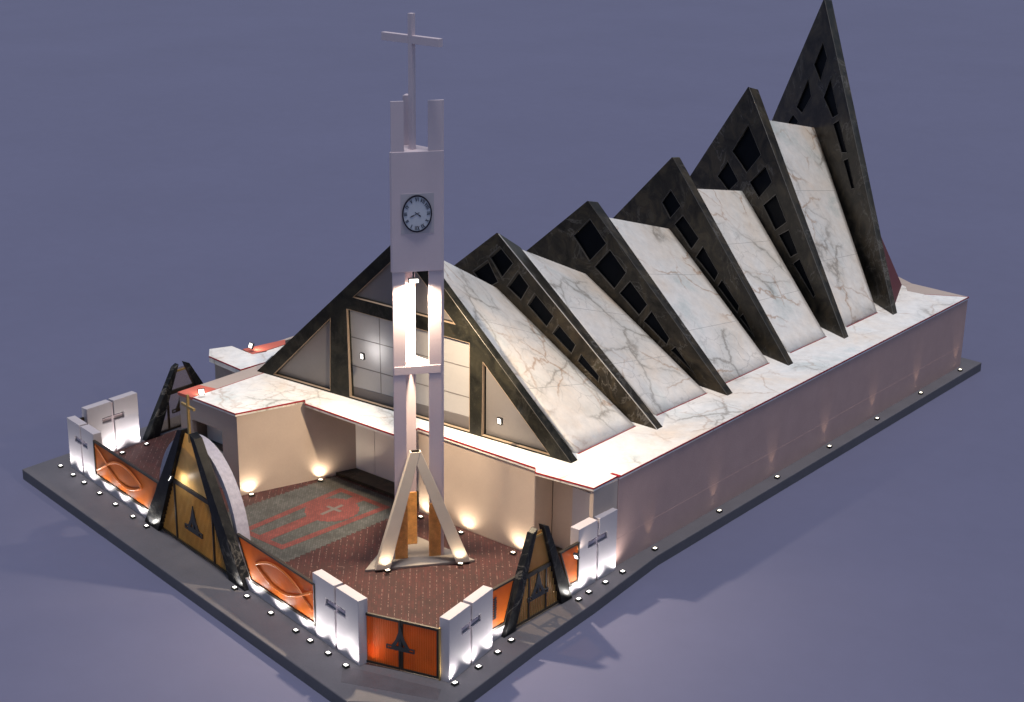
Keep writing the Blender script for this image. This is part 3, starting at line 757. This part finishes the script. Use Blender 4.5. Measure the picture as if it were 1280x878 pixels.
# prototype: square floor fitting (housing, lens); local y points at the lit wall
hb = MB().prism([(-.115, -.095), (.115, -.095), (.115, .095), (-.115, .095)], lambda a_, b_: V((a_, b_, .10)), lambda a_, b_: V((a_, b_, 0)), [[(-.085, -.068), (.085, -.068), (.085, .068), (-.085, .068)]])
lb = MB().prism([(-.085, -.068), (.085, -.068), (.085, .068), (-.085, .068)], lambda a_, b_: V((a_, b_, .09)), lambda a_, b_: V((a_, b_, .01)))
PROTO = {}
def floor_light(p, n, label, group, warm=False, energy=40, size=100, up=1.0, z=.012, reach=.55, off=0.0):
    """p: place on the ground, n: direction towards the wall it lights"""
    n = V((n[0], n[1], 0)).normalized()
    t_ = thing('floor_light', (p[0], p[1], z), label, 'floodlight', group)
    rz = math.atan2(-n.x, n.y); t_.rotation_euler = (0, 0, rz)
    key = warm
    if key not in PROTO:
        a_ = hb.build('housing', M['black']); b_ = lb.build('lens', M['lens_warm' if warm else 'lens'])
        PROTO[key] = (a_, b_); kids = PROTO[key]
    else:
        kids = []
        for q in PROTO[key]:
            d_ = q.copy(); COL.objects.link(d_); kids.append(d_)
    for q in kids: q.parent = t_
    lamp('SPOT', 'beam_light', t_, energy, (1, .80, .55) if warm else (1, .96, .90), (0, off, .14), (0, off + reach, up), size, rad=.05)
    return t_
ORD = ['first', 'second', 'third', 'fourth', 'fifth', 'sixth', 'seventh', 'eighth', 'ninth']
# along the long side wall
ys = [2.31, 7.27, 12.2, 17.1, 22.0, 26.9, 31.7]
for i, y in enumerate(ys):
    floor_light((.36, y), (-1, 0), f'{ORD[i]} floor floodlight along the mauve side wall, counting from the cross panel', 'floodlights along the side wall', True, 16, 46, 1.75, .004, .60, -.12)
# along the street fence
AL = [(-25.3, 'in front of the far left cross panel, at its outer edge'), (-24.0, 'under the middle of the far left cross panel'), (-22.9, 'between the far left cross panel and its orange fish panel'),
      (-21.4, 'under the left third of the far orange fish panel'), (-19.9, 'under the middle of the far orange fish panel'), (-18.3, 'under the right end of the far orange fish panel'),
      (-17.1, 'at the left foot of the tall beamed gate'), (-10.0, 'at the right foot of the tall beamed gate'), (-9.1, 'just right of the tall beamed gate, under the fish panel end'),
      (-7.4, 'under the middle of the orange fish panel near the corner'), (-5.7, 'under the right end of the orange fish panel near the corner'), (-4.75, 'at the left edge of the cross panel left of the corner gate'),
      (-3.6, 'under the groove of the cross panel left of the corner gate'), (-2.5, 'at the right edge of the cross panel left of the corner gate')]
for x, tx in AL:
    p = onA(x) + AN * .42
    floor_light((p.x, p.y), -AN, 'square floor floodlight ' + tx, 'floodlights along the street fence', False, 85, 135)
BL = [((1.15, -11.2), 'at the left edge of the cross panel right of the corner gate'), ((1.05, -9.8), 'under the groove of the cross panel right of the corner gate'),
      ((.9, -8.55), 'at the right edge of the cross panel right of the corner gate'), ((.72, -7.55), 'at the left foot of the side gate'), ((.66, -3.35), 'at the right foot of the side gate'),
      ((.6, -2.6), 'at the left edge of the cross panel by the wall corner'), ((.6, -1.5), 'under the groove of the cross panel by the wall corner'), ((.58, -.3), 'at the right edge of the cross panel by the wall corner')]
for p, tx in BL:
    floor_light(p, (-1, .08), 'square floor floodlight ' + tx, 'floodlights along the side fence', False, 85, 135)
floor_light((-24.5, -6.2), (-1, 0), 'square floor floodlight under the groove of the cross panel facing the yard', 'floodlights in the yard', False, 170, 150)
floor_light((-24.5, -4.75), (-1, 0), 'square floor floodlight between the yard facing cross panel and the far gate', 'floodlights in the yard', False, 150, 150)
wn_ = V((-.943, .333, 0))
floor_light((-16.25, -5.3), wn_, 'warm floor floodlight at the front corner of the slanted wing wall', 'floodlights in the yard', True, 100, 140)
floor_light((-15.1, -2.1), (-.55, .85), 'warm floor floodlight at the slanted wing wall near the black entrance step', 'floodlights in the yard', True, 100, 140)
floor_light((-6.67, -1.95), (0, 1), 'warm floor floodlight at the beige front wall just right of the tower struts', 'floodlights in the yard', True, 100, 140)
floor_light((-3.8, -1.95), (0, 1), 'warm floor floodlight at the right end of the beige front wall behind the side gate', 'floodlights in the yard', True, 100, 140)
floor_light((-9.0, -1.95), (0, 1), 'warm floodlight at the left end of the beige front wall, seen between the tower legs', 'floodlights in the yard', True, 100, 140)
floor_light((-6.42, -6.72), (-.9, .25), 'floor floodlight on the tower slab at the left strut foot', 'floodlights on the tower slab', True, 60, 120, 1.2, .125, .5)
floor_light((-4.62, -4.32), (-.5, .75), 'floor floodlight on the tower slab at the right strut foot', 'floodlights on the tower slab', True, 60, 120, 1.2, .125, .5)
floor_light((-2.25, -11.9), (.9, .3), 'square floor floodlight just inside the left side of the low orange corner gate', 'floodlights in the yard', False, 260, 120)
floor_light((-.35, -3.5), (-.35, 1), 'floor floodlight just inside the narrow orange panel by the side gate', 'floodlights in the yard', True, 160, 110, 1.0, .012, 1.0)

# small wall and roof floodlights
def box_light(loc, aim, label, up=Z3, energy=60, size=120, warm=False, sx=.22, group=None):
    t_ = thing('floodlight', loc, label, 'floodlight', group)
    aim = V(aim).normalized(); ex = aim.cross(V(up)).normalized(); ez = ex.cross(aim)
    fr = frame(loc, ex, aim, ez)
    MB().prism([(-sx, -.15), (sx, -.15), (sx, .15), (-sx, .15)], lambda a_, c_: fr(a_, .06, c_), lambda a_, c_: fr(a_, -.04, c_), [[(-sx + .03, -.11), (sx - .03, -.11), (sx - .03, .11), (-sx + .03, .11)]]).build('housing', M['black'], t_)
    MB().box((-sx + .03, -.035, -.11), (sx - .03, .045, .11), fr).build('lens', M['lens'], t_)
    lamp('SPOT', 'beam_light', t_, energy, (1, .82, .62) if warm else (1, .95, .88), tuple(aim * .16), tuple(aim * 2), size)
    return t_
box_light((-12.8, -1.55, 6.5), (.05, 1, .05), 'small white floodlight before the tiled gable panel, left of the tower', energy=44, size=165, sx=.11)
box_light((-5.3, -1.1, 5.3), (.05, 1, .02), 'small white floodlight before the right triangular gable window', energy=6, size=160, sx=.12)
box_light((-19.35, -5.35, 4.25), (-.8, .45, -.35), 'white roof floodlight on the front left corner of the wing roof', energy=40, size=120, sx=.15, warm=True)
box_light((-22.4, .35, 4.3), (.1, 1, -.4), 'white roof floodlight on the lamp-reddened coping of the side porch', energy=40, size=120, sx=.15, warm=True)
q_ = onA(-14.45) + AN * .55
box_light((q_.x, q_.y, 3.25), tuple(-AN + V((.55, 0, -.75))), 'small white lamp before the gold sheet of the tall beamed gate', energy=45, size=165, sx=.07)
box_light((-18.2, -5.0, 1.8), (0, 1, .1), 'small lamp inside the wing window behind the opening', energy=70, size=150, sx=.07)
box_light((.34, -3.15, 1.75), (-.16, .85, .5), 'dark floodlight fixed to the narrow orange panel by the side gate', energy=60, size=60, sx=.1, warm=True)

# hanging lantern in the tower: lights the legs, the forecourt and the ground all round
TL = thing('tower_lamp', (-6.44, -5.04, 12.0), 'bright white lamp hanging under the clock tower head', 'lamp')
ft_ = frame((-6.44, -5.04, 12.0), e, nf)
MB().box((-.2, -.12, -.09), (.2, .0, .09), ft_).build('housing', M['black'], TL)
MB().box((-.17, .0005, -.06), (.17, .10, .06), ft_).build('lens', M['lens'], TL)
MB().box((-.03, -.08, .0905), (.03, -.02, .36), ft_).build('stem', M['black'], TL)
lamp('SPOT', 'lantern_light', TL, 12000, (1, .79, .52), (0, 0, -.14), (0, 0, -3), 164, .75, .24)

# ------------------------------------------------------------------ sky, sun
W = bpy.data.worlds.new('World'); SC.world = W; W.use_nodes = True
nt = W.node_tree; bg = nt.nodes['Background']
sky = nt.nodes.new('ShaderNodeTexSky'); sky.sky_type = 'NISHITA'; sky.sun_disc = False
SUN_EL, SUN_AZ = 82, 150
sky.sun_elevation = math.radians(SUN_EL); sky.sun_rotation = math.radians(SUN_AZ)
nt.links.new(sky.outputs[0], bg.inputs[0]); bg.inputs[1].default_value = 0.08
S_ = bpy.data.lights.new('sun', 'SUN'); S_.energy = 2.3; S_.angle = math.radians(10); S_.color = (1, .95, .9)
so = bpy.data.objects.new('sun', S_); COL.objects.link(so)
az = math.radians(SUN_AZ); el = math.radians(SUN_EL)
d = V((math.sin(az) * math.cos(el), math.cos(az) * math.cos(el), math.sin(el)))
d = V((.10, -.08, 1)).normalized()
so.rotation_euler = (-d).to_track_quat('-Z', 'Y').to_euler()

# ------------------------------------------------------------------ camera
f_, cx_, cy_ = 1950.0, 555.0, 439.0
P_ = math.atan2(679.0, f_)
vr = V((2400 - cx_, -(-240 - cy_), 0))
fwd0 = V((0, math.cos(P_), -math.sin(P_))); up0 = V((0, math.sin(P_), math.cos(P_)))
ray = X3 * (2400 - cx_) + up0 * 679 + fwd0 * f_
yaw = math.atan2(ray.x, ray.y)
RZm = Matrix.Rotation(yaw, 3, 'Z')
cam = bpy.data.cameras.new('camera'); co = bpy.data.objects.new('camera', cam); COL.objects.link(co)
co.location = (32.94, -47.36, 29.25)
right, upv, back = RZm @ X3, RZm @ up0, RZm @ (-fwd0)
co.rotation_euler = Matrix((right, upv, back)).transposed().to_euler()
cam.sensor_width = 36; cam.lens = f_ / 1280 * 36; cam.shift_x = (640 - cx_) / 1280
cam.clip_end = 6000; cam.clip_start = .5
SC.camera = co
SC.view_settings.view_transform = 'Standard'; SC.view_settings.look = 'None'
SC.view_settings.exposure = 0; SC.view_settings.gamma = 1
SC.cycles.use_denoising = True
